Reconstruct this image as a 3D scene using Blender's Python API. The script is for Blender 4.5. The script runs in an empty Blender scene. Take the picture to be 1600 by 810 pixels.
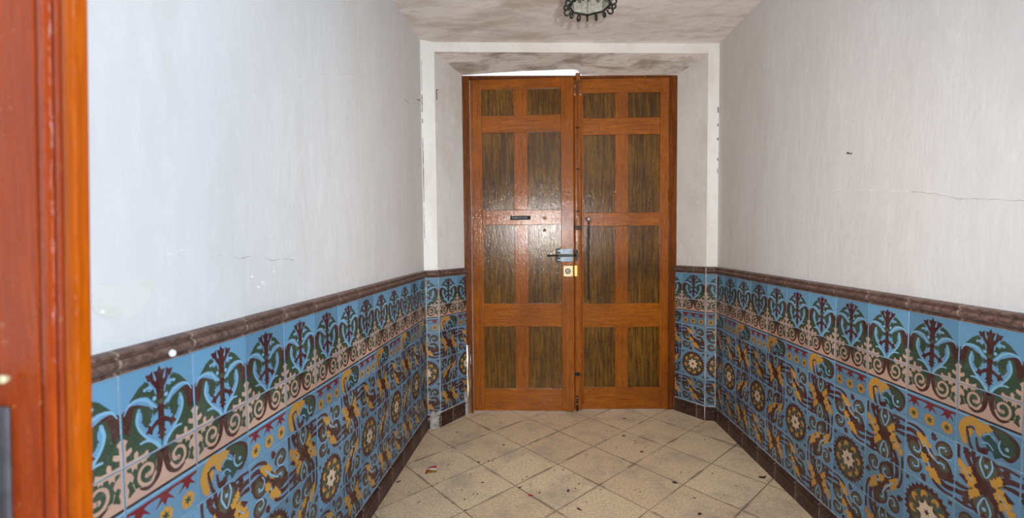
import bpy, bmesh, math, random
from mathutils import Vector, Matrix
from math import sin, cos, pi
random.seed(7)
SC=bpy.context.scene
COLL=SC.collection
# ------------------------------------------------------------ camera
CAMZ=1.3936
_y,_t,_r=math.radians(3.1907),math.radians(2.5984),math.radians(-0.5619)
FWD=Vector((-sin(_y)*cos(_t),cos(_y)*cos(_t),-sin(_t)))
_R=Vector((cos(_y),sin(_y),0)); _U=_R.cross(FWD)
RGT=_R*cos(_r)+_U*sin(_r); UPV=-_R*sin(_r)+_U*cos(_r)
cam_data=bpy.data.cameras.new('camera'); cam=bpy.data.objects.new('camera',cam_data); COLL.objects.link(cam)
M=Matrix((RGT,UPV,-FWD)).transposed().to_4x4(); M.translation=Vector((0,0,CAMZ)); cam.matrix_world=M
cam_data.sensor_width=36; cam_data.lens=717.53/1600*36; cam_data.clip_start=.02
cam_data.dof.use_dof=True; cam_data.dof.focus_distance=3.2; cam_data.dof.aperture_fstop=16.14/5.5
SC.camera=cam
# ------------------------------------------------------------ world, lights, exposure
SC.view_settings.view_transform='Standard'; SC.view_settings.look='None'
SC.view_settings.exposure=-0.69; SC.view_settings.gamma=1.0; SC.view_settings.use_curve_mapping=False
W=bpy.data.worlds.new('daylight'); SC.world=W; W.use_nodes=True
bg=W.node_tree.nodes['Background']; bg.inputs[0].default_value=(.86,.94,1,1); bg.inputs[1].default_value=2.5
def light(name,typ,loc,energy,color=(1,1,1),size=.1,target=None,**k):
    d=bpy.data.lights.new(name,typ); d.energy=energy; d.color=color
    if typ=='AREA': d.shape='RECTANGLE'; d.size=size; d.size_y=k.get('sy',size)
    elif typ=='SPOT': d.shadow_soft_size=size; d.spot_size=math.radians(k.get('ang',90)); d.spot_blend=k.get('blend',1)
    else: d.shadow_soft_size=size
    o=bpy.data.objects.new(name,d); COLL.objects.link(o); o.location=loc
    if target is not None: o.rotation_euler=(Vector(target)-Vector(loc)).to_track_quat('-Z','Y').to_euler()
    return o
light('camera_flash','SPOT',(.20,-.02,CAMZ+.15),385,(1,.955,.90),.03,(.50,3.5,1.40),ang=92,blend=1.)
light('near_wall_fill','AREA',(-1.85,-.95,1.6),118,(.68,.84,1),.9,(1.3,1.3,1.6),sy=2.2)  # added fill light behind the viewer, brightens the near right wall
light('near_wall_fill','AREA',(2.15,-.95,1.6),235,(.70,.85,1),.9,(-.9,1.3,1.6),sy=2.2)  # its added counterpart, brightens the near left wall
light('bounce_fill','AREA',(.25,.75,2.76),7,(1,.96,.92),1.7,(.25,.8,0),sy=1.8)  # added area light standing in for flash bounced off the ceiling

# ------------------------------------------------------------ room measurements (metres)
HC=2.803; DADO=1.11; TRIM=1.16
def LX(y): return -.9244+.0313*y
def RX(y): return 1.4077-.0196*y
CL=Vector((LX(3.2747)+.004,3.2747)); PL=Vector((-.7295,3.3192)); DL=Vector((-.5723,3.5837))
CR=Vector((RX(3.4974)-.002,3.4974)); PR=Vector((1.2609,3.5067)); DR=Vector((1.0992,3.714))
TH=2.734; DHT=2.656; Y0=-.10
DU=(DR-DL).normalized(); DN=Vector((DU.y,-DU.x))          # along the doorway, towards the room
def D3(u,z,w=0): 
    p=DL+DU*u+DN*w; return Vector((p.x,p.y,z))
# ------------------------------------------------------------ helpers
def tag(o,label=None,cat=None,group=None,kind=None):
    for k,v in (('label',label),('category',cat),('group',group),('kind',kind)):
        if v: o[k]=v
    return o
def build(name,verts,faces,mats,parent=None,fm=None,smooth=False,uv=None,bevel=0,recalc=True):
    me=bpy.data.meshes.new(name); me.from_pydata([tuple(v) for v in verts],[],faces)
    for m in (mats if isinstance(mats,(list,tuple)) else [mats]): me.materials.append(m)
    if fm: me.polygons.foreach_set('material_index',fm)
    if uv:
        l=me.uv_layers.new(name='UVMap'); 
        flat=[]
        for f in faces:
            for i in f: flat+=list(uv[i])
        l.data.foreach_set('uv',flat)
    if recalc:
        b=bmesh.new(); b.from_mesh(me); bmesh.ops.recalc_face_normals(b,faces=b.faces); b.to_mesh(me); b.free()
    if smooth: me.polygons.foreach_set('use_smooth',[True]*len(me.polygons))
    me.update()
    o=bpy.data.objects.new(name,me); COLL.objects.link(o)
    if parent: o.parent=parent
    if bevel:
        md=o.modifiers.new('bevel','BEVEL'); md.width=bevel; md.segments=2; md.limit_method='ANGLE'
    return o
class MB:
    def __init__(s): s.v=[];s.f=[];s.m=[]
    def add(s,V,F,m=0):
        n=len(s.v); s.v+=[Vector(v) for v in V]; s.f+=[tuple(i+n for i in f) for f in F]; s.m+=[m]*len(F); return s
    def hexa(s,b,t,m=0):                     # b,t : four corners each
        return s.add(list(b)+list(t),[(3,2,1,0),(4,5,6,7),(0,1,5,4),(1,2,6,5),(2,3,7,6),(3,0,4,7)],m)
    def box(s,x0,x1,y0,y1,z0,z1,m=0,f=lambda a,b,c:(a,b,c)):
        return s.hexa([f(x0,y0,z0),f(x1,y0,z0),f(x1,y1,z0),f(x0,y1,z0)],[f(x0,y0,z1),f(x1,y0,z1),f(x1,y1,z1),f(x0,y1,z1)],m)
    def prism(s,P,z0,z1,m=0):
        n=len(P); V=[(p[0],p[1],z0) for p in P]+[(p[0],p[1],z1) for p in P]
        return s.add(V,[tuple(range(n))[::-1],tuple(range(n,2*n))]+[(i,(i+1)%n,n+(i+1)%n,n+i) for i in range(n)],m)
    def tube(s,P,r,n=8,m=0,closed=False):
        P=[Vector(p) for p in P]; k=len(P); rr=r if hasattr(r,'__len__') else [r]*k; V=[];F=[]
        prev=None
        for i,p in enumerate(P):
            a=P[i-1] if (i>0 or closed) else p; b=P[(i+1)%k] if (i<k-1 or closed) else p
            t=(b-a).normalized()
            if prev is None: e=t.orthogonal().normalized()
            else: e=(prev-t*prev.dot(t)).normalized()
            prev=e; g=t.cross(e)
            for j in range(n): V.append(p+e*rr[i]*cos(2*pi*j/n)+g*rr[i]*sin(2*pi*j/n))
        for i in range(k if closed else k-1):
            for j in range(n): F.append((i*n+j,i*n+(j+1)%n,((i+1)%k)*n+(j+1)%n,((i+1)%k)*n+j))
        if not closed: F.append(tuple(range(n))[::-1]); F.append(tuple((k-1)*n+j for j in range(n)))
        return s.add(V,F,m)
    def lathe(s,prof,c,axis=Vector((0,0,1)),n=16,m=0):
        axis=Vector(axis).normalized(); e=axis.orthogonal().normalized(); g=axis.cross(e); V=[];F=[]
        for r,h in prof:
            for j in range(n): V.append(Vector(c)+axis*h+e*r*cos(2*pi*j/n)+g*r*sin(2*pi*j/n))
        for i in range(len(prof)-1):
            for j in range(n): F.append((i*n+j,i*n+(j+1)%n,(i+1)*n+(j+1)%n,(i+1)*n+j))
        F.append(tuple(range(n))[::-1]); F.append(tuple((len(prof)-1)*n+j for j in range(n)))
        return s.add(V,F,m)
    def build(s,name,mats,parent=None,**k): return build(name,s.v,s.f,mats,parent,fm=s.m,**k)
def empty(name,loc=(0,0,0)):
    o=bpy.data.objects.new(name,None); COLL.objects.link(o); o.location=loc; o.empty_display_size=.1; return o
def put(o,parent):                            # parent keeping world placement (parents are only translated)
    o.parent=parent; o.matrix_parent_inverse=parent.matrix_basis.inverted(); return o

# ------------------------------------------------------------ material kit
class NT:
    def __init__(s,name,rough=.5,spec=.5,metal=0,coat=0):
        s.m=bpy.data.materials.new(name); s.m.use_nodes=True; s.t=s.m.node_tree; s.p=s.t.nodes['Principled BSDF']
        s.p.inputs['Roughness'].default_value=rough; s.p.inputs['Specular IOR Level'].default_value=spec
        s.p.inputs['Metallic'].default_value=metal; s.p.inputs['Coat Weight'].default_value=coat
        s.tc=s.t.nodes.new('ShaderNodeTexCoord')
    def n(s,typ,ins=None,**k):
        x=s.t.nodes.new(typ)
        for a,b in k.items(): setattr(x,a,b)
        for a,b in (ins or {}).items(): s.set(x.inputs[a],b)
        return x
    def set(s,i,v):
        if hasattr(v,'is_output'): s.t.links.new(v,i)
        elif hasattr(v,'__len__') and len(v)==3 and i.type=='RGBA': i.default_value=(*v,1)
        else: i.default_value=v
    def co(s,scale=(1,1,1),rot=(0,0,0),loc=(0,0,0),src='Object'):
        return s.n('ShaderNodeMapping',{'Vector':s.tc.outputs[src],'Scale':scale,'Rotation':rot,'Location':loc}).outputs[0]
    def noise(s,scale,co=None,detail=4,rough=.55,dist=0):
        return s.n('ShaderNodeTexNoise',{'Vector':co if co is not None else s.tc.outputs['Object'],'Scale':scale,'Detail':detail,'Roughness':rough,'Distortion':dist}).outputs['Fac']
    def math(s,op,a,b=0.,c=0.,clamp=False):
        x=s.n('ShaderNodeMath',operation=op,use_clamp=clamp); s.set(x.inputs[0],a); s.set(x.inputs[1],b); s.set(x.inputs[2],c); return x.outputs[0]
    def ramp(s,f,a,b,lo=0.,hi=1.):
        return s.n('ShaderNodeMapRange',{'Value':f,'From Min':a,'From Max':b,'To Min':lo,'To Max':hi},interpolation_type='SMOOTHSTEP').outputs[0]
    def mix(s,f,a,b,mode='MIX'):
        x=s.n('ShaderNodeMix',data_type='RGBA',blend_type=mode); s.set(x.inputs[0],f); s.set(x.inputs[6],a); s.set(x.inputs[7],b); return x.outputs[2]
    def col(s,c): s.set(s.p.inputs['Base Color'],c); return s
    def rough(s,c): s.set(s.p.inputs['Roughness'],c); return s
    def bump(s,h,strength=.3,dist=.01,prev=None):
        i={'Height':h,'Strength':strength,'Distance':dist}
        if prev is not None: i['Normal']=prev
        b=s.n('ShaderNodeBump',i).outputs[0]; s.set(s.p.inputs['Normal'],b); return b
def simple(name,c,rough=.5,metal=0,spec=.5,var=.25,scale=30,bump=.15):
    k=NT(name,rough,spec,metal); f=k.ramp(k.noise(scale),.3,.7)
    k.col(k.mix(f,tuple(x*(1-var) for x in c),tuple(min(1,x*(1+var)) for x in c)))
    k.bump(k.noise(scale*3),bump,.002); return k.m

def plaster(name,base,stain,amt=.5,streak=(1,1,1),rough=.75,seed=0,white=(.86,.86,.85),fine=.06):
    k=NT(name,rough,.25); c=k.co(streak,loc=(seed,seed,0))
    a=k.ramp(k.noise(1.6,c,6,.6,.4),.42,.68); b=k.ramp(k.noise(7,c,5,.65,.3),.5,.72); g=k.ramp(k.noise(22,c,4,.7),.45,.75)
    x=k.mix(k.math('MULTIPLY',a,amt),base,stain)
    x=k.mix(k.math('MULTIPLY',b,amt*.6),x,stain); x=k.mix(k.math('MULTIPLY',g,amt*.40),x,white)
    k.col(x)
    h=k.bump(k.noise(3.5,c,5,.6),.30,.03); k.bump(k.noise(160,None,3,.7),fine,.01,h)
    return k.m
MAT={}
MAT['wall']=plaster('painted_plaster',(.67,.66,.66),(.58,.545,.525),.45,(1,1,.35))
MAT['reveal']=plaster('patched_plaster',(.70,.69,.68),(.56,.52,.49),.7,(1,1,.5),seed=3)
MAT['ceiling']=plaster('stained_ceiling_paint',(.92,.875,.85),(.64,.56,.50),1.,(1.2,3.,1),seed=5,white=(.70,.66,.62))
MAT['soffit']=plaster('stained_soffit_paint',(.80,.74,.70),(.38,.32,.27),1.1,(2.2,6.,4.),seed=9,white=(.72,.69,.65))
MAT['trim']=plaster('white_trim_paint',(.88,.88,.88),(.72,.69,.66),.6,(2,2,1),seed=11,white=(.93,.93,.93))
MAT['dim']=simple('dim_light_blocker',(.22,.20,.18),.9)  # dark tone so the added rear walls send little light back
MAT['lump']=simple('white_plaster',(.85,.85,.86),.7,var=.05)
MAT['crackline']=simple('grey_crack_line',(.47,.45,.44),.9)  # mottled grey of the thin crack lines
MAT['crackdark']=simple('dark_crack_line',(.08,.06,.05),.9)  # near-black brown of the darker crack lines
MAT['ridge']=simple('plaster_ridge',(.76,.75,.75),.7,var=.06)
def patch_mat(name,a,b):
    k=NT(name,.8,.2); k.col(k.mix(k.ramp(k.noise(25),.35,.65),a,b)); k.bump(k.noise(50),.3,.004); return k.m
MAT['patch']=patch_mat('bare_plaster_patch',(.67,.645,.60),(.70,.69,.665))

def wood(name,a,b,grain,rough=.26,scale=1.,coat=.9,horizontal=False,waves=False):
    k=NT(name,rough,.10,0,coat); k.p.inputs['Coat Roughness'].default_value=.17
    s=(3,60,60) if horizontal else (60,60,3)
    c=k.co(s); f=k.noise(scale,c,5,.6,.6); g=k.noise(3.2*scale,c,4,.7,.2); w=k.noise(2.3,None,3)
    x=k.mix(k.ramp(f,.38,.62),a,b); x=k.mix(k.math('MULTIPLY',k.ramp(g,.46,.64),.75),x,grain)
    x=k.mix(k.math('MULTIPLY',k.ramp(w,.42,.7),.5),x,grain)
    cr=k.ramp(k.noise(38,k.co((1,1,.45)),5,.75,1.2),.58,.66); x=k.mix(k.math('MULTIPLY',cr,.45),x,grain)
    d=k.ramp(k.noise(75,None,2,.5),.70,.76); x=k.mix(k.math('MULTIPLY',d,.35),x,(.50,.28,.12))
    k.col(x); k.rough(k.ramp(k.noise(14),.3,.7,rough*.85,rough*1.3))
    h=k.bump(k.noise(26,k.co((1,1,.55)),5,.65,.5),.40,.0035); h=k.bump(g,.30,.001,h)
    h=k.bump(k.noise(1.,k.co((85,85,34)),3,.6,1.),.9,.0013,h)
    if waves: h=k.bump(k.noise(1.,k.co((16,16,30)),3,.6,.6),.8,.0013,h)
    k.set(k.p.inputs['Coat Normal'],h)
    return k.m
MAT['wood_v']=wood('varnished_wood_upright',(.30,.082,.0012),(.40,.115,.0015),(.16,.036,.001))
MAT['wood_c']=wood('hand_planed_meeting_board_wood',(.30,.085,.006),(.40,.12,.01),(.16,.036,.003),waves=True,rough=.3,coat=.6)
MAT['wood_h']=wood('varnished_wood_crosswise',(.31,.086,.0012),(.42,.12,.0015),(.17,.038,.001),horizontal=True)
MAT['wood_p']=wood('olive_brown_panel_wood',(.095,.040,.002),(.23,.105,.006),(.030,.010,.001),rough=.29)
MAT['wood_f']=wood('worn_frame_wood',(.15,.038,.005),(.24,.07,.012),(.07,.02,.004),rough=.45,coat=.15)
MAT['wood_rot']=wood('rotten_bare_wood',(.30,.17,.09),(.42,.27,.16),(.08,.04,.03),rough=.8,coat=0)
MAT['wood_n']=wood('orange_varnished_wood',(.42,.075,.0005),(.50,.10,.0005),(.34,.055,.0005),rough=.35,coat=.25)
MAT['wood_r']=wood('red_varnished_wood',(.38,.050,.004),(.44,.065,.005),(.30,.035,.003),rough=.25,coat=.6)

# glazed cement tile colours : UV gives tile column/row, so every tile ages by itself
def tile_mat(name,c,rough=.34):
    k=NT(name,rough,.45); uv=k.tc.outputs['UV']
    fl=k.n('ShaderNodeVectorMath',{0:uv},operation='FLOOR').outputs[0]
    wn=k.n('ShaderNodeTexWhiteNoise',{'Vector':fl},noise_dimensions='2D').outputs['Value']
    v=k.ramp(wn,0,1,.80,1.14); cl=k.noise(4.,uv,5,.6)
    fade=k.math('MULTIPLY',k.ramp(cl,.40,.75),.30)
    x=k.mix(1.,c,k.n('ShaderNodeCombineColor',{0:v,1:v,2:v}).outputs[0],'MULTIPLY')
    x=k.mix(fade,x,tuple(.55*q+.45*g for q,g in zip(c,(.20,.22,.22))))
    z=k.n('ShaderNodeSeparateXYZ',{0:k.tc.outputs['Object']}).outputs[2]
    du=k.noise(60,k.co((1,1,.3)),4,.8); low=k.ramp(z,.02,.75,1,.25)
    dust=k.math('MULTIPLY',k.ramp(du,.60,.78),k.math('MULTIPLY',low,.38)); x=k.mix(dust,x,(.36,.37,.38))
    spots=k.ramp(k.noise(210,None,2,.5),.66,.72); x=k.mix(k.math('MULTIPLY',spots,.25),x,(.45,.47,.48))
    k.col(x); k.rough(k.ramp(k.noise(9),.3,.7,rough*.75,rough*1.5)); k.bump(k.noise(30,None,4),.10,.004); return k.m
TC=dict(blue=(.125,.285,.44),slate=(.115,.235,.35),pale=(.21,.40,.56),brown=(.062,.022,.018),maroon=(.060,.014,.014),green=(.036,.062,.036),olive=(.078,.075,.048),
 teal=(.02,.06,.05),pink=(.50,.315,.235),ochre=(.50,.25,.04),red=(.17,.012,.018),cream=(.66,.50,.36),dark=(.028,.010,.010))
for k_,c_ in TC.items(): MAT['t_'+k_]=tile_mat('tile_'+{'pale':'pale_blue','dark':'dark_line'}.get(k_,k_),c_)
MAT['grout']=simple('tile_joint',(.46,.49,.51),.85)
def umber(name,a,b,dust):
    k=NT(name,.42,.4); uv=k.tc.outputs['UV']; n1=k.noise(11,uv,6,.7,.8); n2=k.noise(45,None,4,.7)
    x=k.mix(k.ramp(n1,.4,.62),a,b); x=k.mix(k.math('MULTIPLY',k.ramp(n2,.55,.72),.5),x,dust)
    u=k.n('ShaderNodeSeparateXYZ',{0:uv}).outputs[0]; fr=k.math('FRACT',u)
    j=k.ramp(k.math('ABSOLUTE',k.math('SUBTRACT',fr,.5)),.478,.493); x=k.mix(k.math('MULTIPLY',j,.75),x,(.36,.28,.23))
    sc=k.math('MULTIPLY',k.ramp(fr,.0,.45,1,0),k.ramp(k.noise(20,uv,4,.7,1.5),.52,.62)); x=k.mix(k.math('MULTIPLY',sc,.55),x,(.34,.25,.20))
    k.col(x); k.bump(n2,.25,.004); return k.m
MAT['umber']=umber('brown_glazed_moulding',(.085,.045,.036),(.18,.105,.085),(.30,.23,.20))
MAT['skirt']=umber('brown_skirting_tile',(.030,.012,.010),(.062,.028,.024),(.20,.17,.15))

def floor_mat():
    k=NT('worn_floor_tiles',.42,.4)
    P=k.tc.outputs['Object']; s=k.n('ShaderNodeSeparateXYZ',{0:P}); x,y=s.outputs[0],s.outputs[1]
    wob=k.math('MULTIPLY',k.math('SUBTRACT',k.noise(1.6),.5),.03)
    def lin(a,b,c): return k.math('ADD',k.math('ADD',k.math('MULTIPLY',x,a),k.math('MULTIPLY',y,b)),wob) if c is None else k.math('ADD',k.math('ADD',k.math('ADD',k.math('MULTIPLY',x,a),k.math('MULTIPLY',y,b)),c),wob)
    a0,b0=.58513,2.79807
    u=lin(2.0346,1.9456,20-(2.0346*a0+1.9456*b0)); v=lin(-2.2284,2.1921,20-(-2.2284*a0+2.1921*b0))
    def edge(q):
        f=k.math('FRACT',q); return k.math('MINIMUM',f,k.math('SUBTRACT',1.,f))
    e=k.math('MINIMUM',edge(u),edge(v))
    cell=k.n('ShaderNodeCombineXYZ',{0:k.math('FLOOR',u),1:k.math('FLOOR',v)}).outputs[0]
    wn=k.n('ShaderNodeTexWhiteNoise',{'Vector':cell},noise_dimensions='2D').outputs
    base=k.mix(wn['Value'],(.80,.61,.405),(.88,.70,.47))
    base=k.mix(k.math('MULTIPLY',k.ramp(k.noise(3.2,None,5,.65),.45,.7),.55),base,(.40,.31,.26))
    base=k.mix(k.math('MULTIPLY',k.ramp(k.noise(80,None,4,.75),.42,.68),.50),base,(.30,.23,.17))
    base=k.mix(k.math('MULTIPLY',k.ramp(k.noise(130,None,3,.6),.62,.68),.75),base,(.14,.09,.065))
    dirt=k.math('MULTIPLY',k.ramp(e,.0,.055,1,0),k.ramp(k.noise(4.,None,4,.6),.46,.62)); base=k.mix(k.math('MULTIPLY',dirt,.6),base,(.17,.125,.085))
    st=k.math('MULTIPLY',k.ramp(k.noise(9,None,5,.7,1.),.60,.70),.35); base=k.mix(st,base,(.20,.15,.11))
    j=k.ramp(k.math('ADD',e,k.math('MULTIPLY',k.noise(40),.006)),.006,.0125,1,0); base=k.mix(k.math('MULTIPLY',j,k.ramp(k.noise(2.5),.3,.55,.35,1.)),base,(.10,.065,.045))
    k.col(base); k.rough(k.ramp(k.noise(8,None,4),.3,.7,.30,.6))
    h=k.bump(k.math('SUBTRACT',1.,j),.35,.006); k.bump(k.noise(90,None,4,.7),.12,.004,h); return k.m
MAT['floor']=floor_mat()
MAT['mortar']=patch_mat('dusty_grey_mortar',(.30,.28,.26),(.50,.48,.45))
MAT['iron']=simple('dark_iron',(.045,.035,.03),.5,.6,var=.4)
MAT['iron_g']=simple('greenish_black_iron',(.030,.035,.028),.45,.5,var=.5)
MAT['steel']=simple('scuffed_grey_steel',(.20,.25,.31),.4,.4,var=.25)
MAT['brass_w']=simple('pale_brass_lock',(.72,.62,.38),.45,.3,var=.08)
MAT['brass_y']=simple('yellow_brass',(.80,.62,.16),.35,.5,var=.08)
MAT['iron_p']=simple('varnish_smeared_iron',(.24,.085,.02),.35,.1,var=.35)
MAT['black']=simple('black_enamel',(.010,.010,.012),.6,spec=.15)
MAT['grey']=simple('grey_lettering',(.32,.33,.33),.5)
MAT['screw']=simple('bright_screw',(.75,.70,.62),.35,.7)
MAT['chrome']=simple('worn_chrome',(.50,.48,.48),.25,.9)
MAT['zinc']=simple('verdigris_zinc',(.26,.36,.34),.4,.5,var=.2)
MAT['leafbit']=simple('dry_brown_leaf',(.06,.035,.02),.8,var=.5,scale=80)
MAT['bluesteel']=simple('blued_steel',(.10,.09,.10),.5,.3)
MAT['crumb']=simple('dark_dirt_crumb',(.035,.022,.016),.9)
MAT['paper']=simple('white_paper',(.8,.78,.74),.7,var=.05)
MAT['w_red']=simple('red_foil',(.42,.02,.02),.4); MAT['w_gold']=simple('gold_foil',(.50,.24,.04),.35,.4)
def glass_mat():
    k=NT('mottled_lantern_glass',.35,.5); n=k.noise(55,None,4,.7,1.); x=k.mix(k.ramp(n,.35,.65),(.52,.50,.44),(.80,.80,.74))
    k.col(x); k.p.inputs['Transmission Weight'].default_value=.25; k.bump(n,.5,.006); return k.m
MAT['glass']=glass_mat()
# ---------------------------------------------------------------- tile art (2-D drawing kit)
def catmull(P, n=5, closed=False):
    out=[]; m=len(P)
    rng=range(m if closed else m-1)
    for i in rng:
        p0=P[(i-1)%m] if (closed or i>0) else P[i]
        p1=P[i]; p2=P[(i+1)%m]
        p3=P[(i+2)%m] if (closed or i+2<m) else P[(i+1)%m]
        for k in range(n):
            t=k/n
            out.append(tuple(.5*((2*b)+(-a+c)*t+(2*a-5*b+4*c-d)*t*t+(-a+3*b-3*c+d)*t**3) for a,b,c,d in zip(p0,p1,p2,p3)))
    if not closed: out.append(tuple(P[-1]))
    return out
def area2(P): return sum(P[i][0]*P[(i+1)%len(P)][1]-P[(i+1)%len(P)][0]*P[i][1] for i in range(len(P)))
def earclip(P):
    P=list(P)
    if area2(P)<0: P.reverse()
    idx=list(range(len(P))); T=[]
    def cr(a,b,c): return (b[0]-a[0])*(c[1]-a[1])-(b[1]-a[1])*(c[0]-a[0])
    guard=0
    while len(idx)>3 and guard<4000:
        guard+=1; ok=False
        for k in range(len(idx)):
            i,j,l=idx[k-1],idx[k],idx[(k+1)%len(idx)]
            a,b,c=P[i],P[j],P[l]
            if cr(a,b,c)<=1e-12: continue
            if any(cr(a,b,P[q])>=0 and cr(b,c,P[q])>=0 and cr(c,a,P[q])>=0 for q in idx if q not in (i,j,l)): continue
            T.append((a,b,c)); idx.pop(k); ok=True; break
        if not ok: idx.pop(0)
    if len(idx)==3: T.append(tuple(P[i] for i in idx))
    return T
class Art:
    def __init__(s): s.shapes=[]          # (colour, [triangles])
    def add(s,c,T): s.shapes.append((c,T))
    def poly(s,c,P): s.add(c,earclip(P))
    def blob(s,c,P,n=4): s.add(c,earclip(catmull(P,n,True)))
    def disc(s,c,x,y,r,n=12,ry=None):
        ry=ry or r
        Q=[(x+r*math.cos(2*math.pi*i/n),y+ry*math.sin(2*math.pi*i/n)) for i in range(n)]
        s.add(c,[((x,y),Q[i],Q[(i+1)%n]) for i in range(n)])
    def star(s,c,x,y,r1,r2,n,a0=0.):
        Q=[]
        for i in range(2*n):
            a=a0+math.pi*i/n; r=r1 if i%2==0 else r2
            Q.append((x+r*math.cos(a),y+r*math.sin(a)))
        s.add(c,[((x,y),Q[i],Q[(i+1)%(2*n)]) for i in range(2*n)])
    def stroke(s,c,P,w,n=5,cap=True):
        if not hasattr(w,'__len__'): w=[w]*len(P)
        C=catmull([(p[0],p[1],q) for p,q in zip(P,w)],n)
        L=[];R=[]
        for i,(x,y,q) in enumerate(C):
            a=C[max(i-1,0)];b=C[min(i+1,len(C)-1)]
            dx,dy=b[0]-a[0],b[1]-a[1];l=math.hypot(dx,dy) or 1
            nx,ny=-dy/l*q/2,dx/l*q/2
            L.append((x+nx,y+ny));R.append((x-nx,y-ny))
        T=[]
        for i in range(len(C)-1): T+= [(R[i],R[i+1],L[i+1]),(R[i],L[i+1],L[i])]
        if cap:
            for k in (0,-1):
                x,y,q=C[k]
                if q>.012:
                    Q=[(x+q/2*math.cos(math.pi*j/4),y+q/2*math.sin(math.pi*j/4)) for j in range(8)]
                    T+=[((x,y),Q[j],Q[(j+1)%8]) for j in range(8)]
        s.add(c,T)
    def mir(s,fn):                 # draw twice, the second time mirrored about u=.5
        k=len(s.shapes); fn(s)
        for c,T in s.shapes[k:]: 
            s.shapes.append((c,[tuple((1-p[0],p[1]) for p in t) for t in T])) if True else None
            if len(s.shapes)>5000: break
    def use(s,other,f=lambda p:p):
        for c,T in other.shapes: s.shapes.append((c,[tuple(f(p) for p in t) for t in T]))
def mirror(art,fn):
    b=Art(); fn(b); 
    for c,T in b.shapes:
        art.shapes.append((c,list(T)+[tuple((1-p[0],p[1]) for p in t) for t in T]))
def leaf(a,c,x,y,ang,l,w):
    ca,sa=math.cos(ang),math.sin(ang)
    Q=[(0,0),(.25,.5),(.45,.28),(.62,.42),(.72,.2),(1,0),(.72,-.2),(.62,-.42),(.45,-.28),(.25,-.5)]
    a.poly(c,[(x+l*q*ca-w*r*sa,y+l*q*sa+w*r*ca) for q,r in Q])
def fleur(a,c,x,y,ang,s):          # three pointed ochre / maroon palmette
    for d,l in ((0,1.),(.95,.78),(-.95,.78)): leaf(a,c,x,y,ang+d,s*l,s*.62)
def heart_art():                   # v: 0..1 the tile itself, the overlap below is drawn by band_art
    a=Art()
    def side(b):
        b.blob('brown',[(-.02,.0),(-.02,.50),(.05,.60),(.15,.625),(.27,.58),(.37,.50),(.30,.30),(.42,.12),(.50,-.05),(.3,-.02)])
        b.blob('green',[(.07,.02),(.10,.34),(.16,.57),(.28,.56),(.40,.47),(.3,.36),(.24,.40),(.22,.30),(.38,.10),(.47,.0),(.3,.04)])
        b.blob('blue',[(.20,.52),(.17,.40),(.24,.26),(.38,.12),(.5,-.02),(.52,.2),(.52,.5),(.46,.46),(.42,.38),(.38,.44),(.34,.36),(.31,.30),(.26,.38),(.25,.50)])
        leaf(b,'green',.335,.47,-1.7,.17,.12); leaf(b,'green',.27,.44,-1.2,.12,.10); leaf(b,'green',.45,.52,-2.0,.12,.10)
        b.poly('green',[(.5,.48),(.5,.62),(.43,.66),(.41,.74),(.37,.70),(.33,.72),(.36,.80),(.31,.84),(.22,.79),(.10,.665),(.24,.685),(.33,.66),(.40,.58)])
        b.stroke('pale',[(.035,.55),(.10,.64),(.20,.665),(.32,.62),(.40,.53),(.46,.49)],[.012,.024,.032,.032,.026,.012])
        b.stroke('pale',[(.215,.54),(.185,.43),(.22,.31),(.32,.18),(.44,.06),(.5,-.06)],[.042,.036,.030,.030,.042,.05])
        b.stroke('pale',[(.5,-.05),(.42,.09),(.30,.165),(.18,.15),(.09,.07)],[.04,.036,.03,.022,.01])
        b.disc('pale',.42,.61,.028,8); b.disc('pale',.30,.745,.022,8)
        b.stroke('pale',[(.30,.745),(.36,.76),(.40,.72)],[.03,.02,.01],3)
        b.stroke('maroon',[(.5,.33),(.44,.32),(.36,.27)],[.07,.06,.04],3); b.star('maroon',.35,.265,.07,.038,4,.3)
        b.stroke('maroon',[(.49,.72),(.42,.79),(.375,.86)],[.08,.05,.045],3); b.poly('maroon',[(.42,.84),(.405,.935),(.37,.90),(.31,.905),(.345,.82)])
        b.poly('maroon',[(.5,.42),(.5,.52),(.455,.50),(.44,.46),(.47,.455)]); b.poly('maroon',[(.5,.14),(.5,.24),(.455,.215),(.43,.18),(.47,.17)])
    mirror(a,side)
    a.stroke('maroon',[(.5,.12),(.5,.25),(.5,.42),(.5,.58),(.5,.74),(.5,.86)],[.05,.09,.08,.07,.12,.07],3)
    a.poly('maroon',[(.455,.83),(.42,.925),(.47,.915),(.5,.975),(.53,.915),(.58,.925),(.545,.83)])
    a.star('maroon',.5,.14,.065,.03,4,0.); a.disc('olive',.5,.55,.035,8)
    def fin(b):                    # pale cross finials standing on the joint
        b.poly('green',[(-.01,-.02),(-.01,.38),(.06,.34),(.14,.24),(.24,.13),(.36,-.02)])
        b.poly('pink',[(-.01,-.05),(-.01,.33),(.03,.30),(.065,.27),(.038,.23),(.038,.16),(.10,.185),(.115,.14),(.08,.11),(.038,.10),(.038,.035),(.13,.035),(.13,.09),(.165,.115),(.185,.08),(.18,.035),(.25,.04),(.30,.07),(.315,.02),(.27,.0),(.27,-.05)])
    mirror(a,fin)
    return a
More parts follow.
